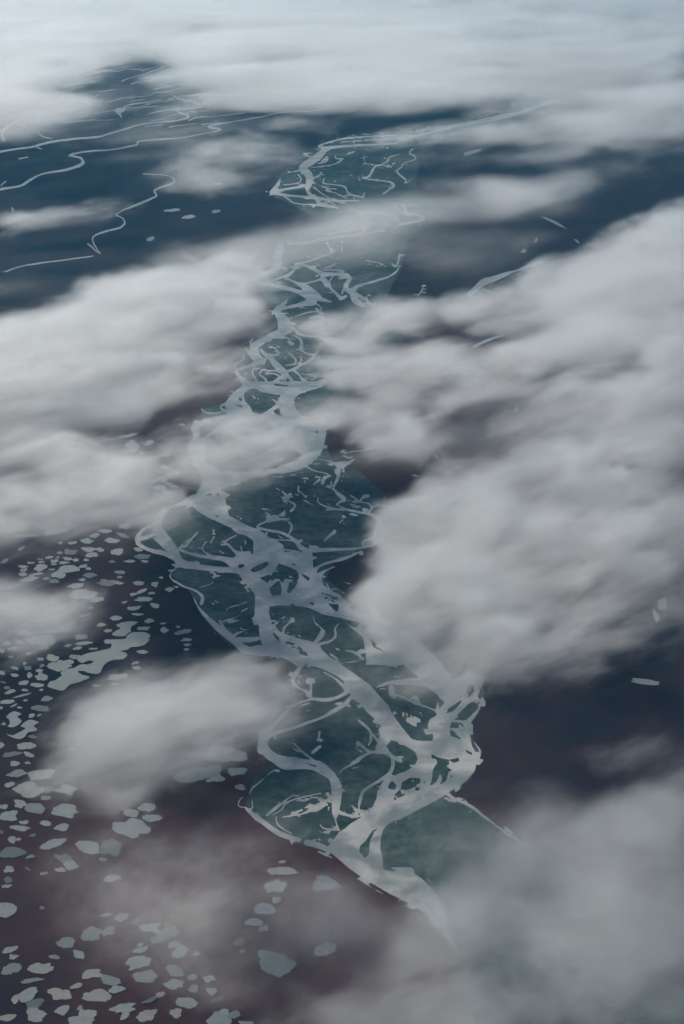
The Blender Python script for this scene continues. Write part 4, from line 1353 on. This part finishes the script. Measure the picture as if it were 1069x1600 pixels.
# ------------------------------------------------------------------ cloud survey: column, row, half width, half height, tilt, weight
CLOUDS = [
 dict(label='brightest cloud bank filling the top left corner', scale=750, amp=2.6, p=.6, lobes=[(80,25,210,56,0,1.2),(200,12,190,40,0,1.1),(-30,80,140,70,0,.9),(50,110,110,45,5,.45),(0,165,70,55,0,.5),(-40,225,70,40,0,.4)]),
 dict(label='bright white cloud bank along the top edge, mid-photo', scale=750, amp=2.6, p=.5, lobes=[(440,50,160,46,8,1.0),(560,20,220,46,0,1.0),(480,88,150,32,5,.9),(620,75,170,44,0,.95),(720,60,150,40,0,.7),(330,12,120,26,0,.8)]),
 dict(label='long creamy cloud roll below the top edge bank', scale=750, amp=2.6, p=.5, lobes=[(560,115,170,34,4,1.0),(650,138,150,32,2,.9),(470,128,130,28,4,.8),(370,132,100,24,6,.5),(300,165,90,26,0,.4),(450,160,100,18,0,.5)]),
 dict(label='grey cloud sheet across the top right corner', scale=750, amp=2.6, p=.22, lobes=[(820,35,230,60,0,.75),(970,50,190,58,0,.7),(1070,95,140,66,0,.75),(820,108,220,38,3,.65),(970,118,180,38,0,.65),(1000,5,200,40,0,.7),(850,-5,200,36,0,.6)]),
 dict(label='grey ragged cloud bank below the top right sheet', scale=750, amp=2.6, p=.4, lobes=[(900,172,170,34,4,.7),(1010,180,120,42,0,.7),(790,150,150,28,0,.5),(870,212,140,28,5,.5),(970,250,130,32,-5,.45),(1050,215,80,36,0,.5)]),
 dict(label='thin grey cloud strip above the far river bend', p=.5, lobes=[(700,212,130,22,6,.5),(610,215,110,18,4,.25),(780,192,110,22,6,.6),(560,185,90,16,0,.3)]),
 dict(label='long translucent cloud band crossing the far river', amp=1.3, p=.40, lobes=[(870,295,140,32,8,.75),(760,312,160,34,5,.6),(640,335,170,42,8,.58),(540,365,150,44,8,.55),(450,388,120,38,10,.55),(340,398,130,34,12,.65),(700,390,140,46,5,.42)]),
 dict(label='broad pale cloud bank left of the upper river', p=1.15, lobes=[(330,448,150,52,12,.85),(230,482,170,62,15,1),(120,530,160,62,12,1),(50,580,150,66,8,1.05),(180,588,150,52,8,.8),(305,535,130,44,5,.7),(205,632,100,36,0,.5),(10,650,110,56,0,.8),(395,495,56,34,10,.5),(40,490,120,34,12,.5),(310,600,130,46,10,.38)]),
 dict(label='rounded white cloud left of the river, over small ponds', p=1.15, lobes=[(130,715,115,50,-15,1.1),(75,745,110,56,0,.9),(195,765,90,48,-25,.95),(150,800,110,40,0,.75),(240,800,55,32,-10,.6),(50,700,90,36,0,.5),(60,860,150,44,0,.38),(230,700,90,40,0,.38)]),
 dict(label='small white cloud cut by the left edge at mid-height', p=1.1, lobes=[(-5,800,70,46,0,1.1),(20,840,80,34,0,.5)]),
 dict(label='soft grey cloud over ponds at the left edge', p=1.15, lobes=[(30,945,105,54,0,.95),(95,965,60,38,0,.6),(-5,985,100,44,0,.7),(60,1005,100,34,0,.3)]),
 dict(label='small white cloud sitting on the middle of the river', p=1.25, lobes=[(365,700,90,46,0,1),(330,730,70,40,0,.75),(415,690,62,40,5,.7),(345,660,60,32,0,.5),(290,690,60,34,0,.4),(340,758,80,26,0,.35),(440,650,60,30,0,.38)]),
 dict(label='small cloud puff right of the upper braids', p=1.0, lobes=[(585,500,98,32,5,.9),(650,490,84,28,0,.9),(540,512,50,24,0,.45),(560,540,90,22,0,.3)]),
 dict(label='thick cloud puff right of the densest braids', p=.95, lobes=[(600,570,125,40,5,1),(690,580,110,43,0,1),(770,590,85,38,0,.7),(620,612,105,38,0,.7),(560,590,80,30,0,.5),(700,640,110,34,0,.42)]),
 dict(label='white tapering cloud hanging over the river bend', p=.95, lobes=[(560,632,105,30,0,1),(615,672,92,50,-18,1.05),(655,705,56,36,-20,.7),(515,636,50,22,0,.5),(590,715,80,34,0,.3)]),
 dict(label='flat grey cloud wisp at the upper left edge', p=.5, lobes=[(90,337,130,22,8,.6),(155,327,75,16,4,.45),(35,352,70,18,5,.5)]),
 dict(label='loose grey cloud scraps left of the far river', p=.3, lobes=[(340,255,110,46,0,.55),(300,280,60,30,0,.5),(420,232,62,34,0,.5),(385,292,75,24,0,.4),(480,192,52,18,0,.7),(350,215,75,24,0,.5)]),
 dict(label='faint cloud haze over the far left creeks', p=.35, lobes=[(60,185,90,36,0,.45),(130,160,90,26,0,.3),(190,190,80,22,0,.25),(300,90,70,26,0,.3),(250,130,110,26,0,.42)]),
 dict(label='big bright cloud bank at the right edge, uppermost', p=1.0, lobes=[(1010,405,130,62,22,1.1),(1075,375,100,54,15,1),(900,452,145,44,14,1),(1040,475,130,66,0,1),(810,482,105,32,8,.85),(860,515,130,46,0,.9),(960,525,130,56,0,1),(1050,570,110,75,0,.9),(770,470,60,26,0,.5)]),
 dict(label='grey cloud mass at the right edge, mid-height', p=.7, lobes=[(900,610,160,56,0,.6),(1010,640,140,66,0,.9),(900,655,120,48,8,.75),(830,690,85,40,15,.6),(780,735,55,26,20,.4),(1030,725,120,70,0,.85),(830,590,90,40,0,.35)]),
 dict(label='thick white cloud right of the dark central gap', p=1.0, lobes=[(860,745,180,76,15,1.1),(765,790,135,64,18,1.1),(705,812,90,50,10,.95),(960,800,140,66,0,.85),(850,835,150,66,0,.9),(720,855,105,54,0,.75),(640,880,80,50,0,.38)]),
 dict(label='large soft cloud beside the river, right of centre', p=.85, lobes=[(705,935,125,76,-25,1.1),(770,985,135,76,-20,1),(670,990,90,62,0,.75),(850,1005,95,62,0,.6),(800,915,125,66,0,.85),(640,950,80,46,0,.55),(880,935,100,55,0,.55),(650,1030,110,48,0,.65),(740,1055,90,36,0,.35),(590,960,70,40,0,.36),(590,1090,90,50,0,.36)]),
 dict(label='dim grey cloud veil at the right edge', p=.8, lobes=[(1000,850,150,75,0,.85),(1060,780,110,70,0,.8),(1020,950,130,60,0,.65),(930,880,110,64,0,.7),(950,1015,130,60,0,.5)]),
 dict(label='long cloud across the left foreground, over ponds', p=1.0, lobes=[(285,1095,150,68,10,1.05),(205,1140,130,70,10,1),(360,1075,105,50,0,.85),(160,1195,110,58,20,.8),(245,1200,130,58,0,.7),(340,1145,130,64,0,.75),(125,1140,60,46,0,.35),(180,1265,110,54,0,.45),(425,1080,55,40,0,.4),(110,1260,90,54,0,.42),(420,1150,80,50,0,.36)]),
 dict(label='very large grey cloud filling the lower right corner', seed=47, scale=520, p=.66, lobes=[(850,1265,140,56,0,1),(960,1295,140,70,0,1),(1050,1235,105,66,10,.9),(905,1355,200,82,0,1),(1010,1410,180,95,0,1),(785,1355,140,70,0,.85),(730,1410,120,60,0,.6),(850,1455,200,85,0,.85),(960,1525,190,85,0,.8),(800,1540,170,80,0,.5),(1050,1560,150,90,0,.7),(745,1490,120,100,0,.95),(725,1440,80,50,25,.6),(710,1410,90,60,20,.65),(800,1580,150,80,0,.7)]),
 dict(label='pale cloud rising from the bottom edge', p=.8, lobes=[(620,1580,150,62,0,1),(560,1605,125,52,0,.9),(660,1545,95,48,0,.6),(720,1600,130,64,0,.8)]),
 dict(label='small dim cloud above the lower right one', p=.5, lobes=[(1000,1190,100,42,0,.65),(1050,1155,85,34,0,.6)]),
]
MIST = dict(label='thin brownish mist hanging over the lower left ponds', p=.5, lobes=[(280,1400,260,110,0,.6),(110,1370,160,90,0,.55),(440,1470,190,100,0,.6),(330,1500,210,90,0,.5),(560,1500,150,90,0,.45),(330,1300,180,80,0,.4)])

VEIL = dict(label='thin grey veil of vapour drifting between the clouds and over the river', p=.10, lobes=[(600,350,190,66,6,.7),(740,405,190,54,8,.6),(240,610,210,52,8,.7),(830,620,210,80,15,.7),(640,880,120,60,10,.6),(350,195,190,50,5,.6),(110,170,150,60,0,.6),(140,860,170,50,5,.6),(560,1080,150,80,-20,.6),(620,540,200,44,6,.6),(730,670,130,60,20,.5),(60,420,170,50,8,.5),(820,230,200,44,5,.6),(480,720,120,60,-10,.45)])


def build_clouds():
    for i, c in enumerate(CLOUDS):
        build_cloud(c['lobes'], c['label'], 'low clouds drifting over the river plain', peak=0.0062 * c['p'], amp=c.get('amp', 2.3), seed=c.get('seed', i + 1), scale=c.get('scale'))
    for k, (mist, col) in enumerate(((MIST, (1.0, 0.94, 0.92)), (VEIL, (1.0, 0.985, 0.955)))):
        m = build_cloud(mist['lobes'], mist['label'], None, peak=0.0100 * mist['p'], amp=(1.1, 1.5)[k], seed=60 + k, col=col, streak=((0.85, 1.05, 1.4), STREAK)[k], base=130.0, thick=140.0)
        m.name = 'haze'; m['kind'] = 'stuff'


build_clouds()
# ------------------------------------------------------------------ sky, sun, camera
SUN_EL, SUN_AZ = math.radians(34), math.radians(-48)      # azimuth from +Y towards +X


def build_light():
    w = bpy.data.worlds.new("World"); scene.world = w; w.use_nodes = True
    nt = w.node_tree
    bg = nt.nodes['Background']
    sky = nt.nodes.new('ShaderNodeTexSky'); sky.sky_type = 'NISHITA'; sky.sun_disc = False
    sky.sun_elevation = SUN_EL; sky.sun_rotation = SUN_AZ
    sky.altitude = 1500; sky.dust_density = 1.5; sky.ozone_density = 0.25; sky.air_density = 0.8
    nt.links.new(sky.outputs[0], bg.inputs[0]); bg.inputs[1].default_value = 0.12
    ld = bpy.data.lights.new('sun', 'SUN'); ld.energy = 4.1; ld.angle = math.radians(0.5); ld.color = (1.0, 0.95, 0.82)
    lo = bpy.data.objects.new('sun', ld); COL.objects.link(lo)
    lo.rotation_euler = (math.pi / 2 - SUN_EL, 0, math.pi - SUN_AZ)
    cd = bpy.data.cameras.new('camera'); co = bpy.data.objects.new('camera', cd); COL.objects.link(co)
    co.location = (0, 0, CAM_H); co.rotation_euler = (math.pi / 2 - PITCH, 0, 0)
    cd.sensor_fit = 'VERTICAL'; cd.sensor_height = 36; cd.lens = 18 / math.tan(VFOV / 2)
    cd.clip_start = 1; cd.clip_end = 400000
    scene.camera = co
    scene.view_settings.view_transform = 'Standard'; scene.view_settings.look = 'None'
    scene.view_settings.exposure = 0; scene.view_settings.gamma = 1
    cy = scene.cycles
    cy.use_denoising = True; cy.denoiser = 'OPENIMAGEDENOISE'
    cy.use_adaptive_sampling = True; cy.adaptive_threshold = 0.08; cy.adaptive_min_samples = 12
    cy.max_bounces = 6; cy.diffuse_bounces = 1; cy.glossy_bounces = 1; cy.transparent_max_bounces = 32
    cy.volume_bounces = 2; cy.volume_max_steps = 512; cy.volume_step_rate = 1.0
    cy.sample_clamp_indirect = 4


build_light()
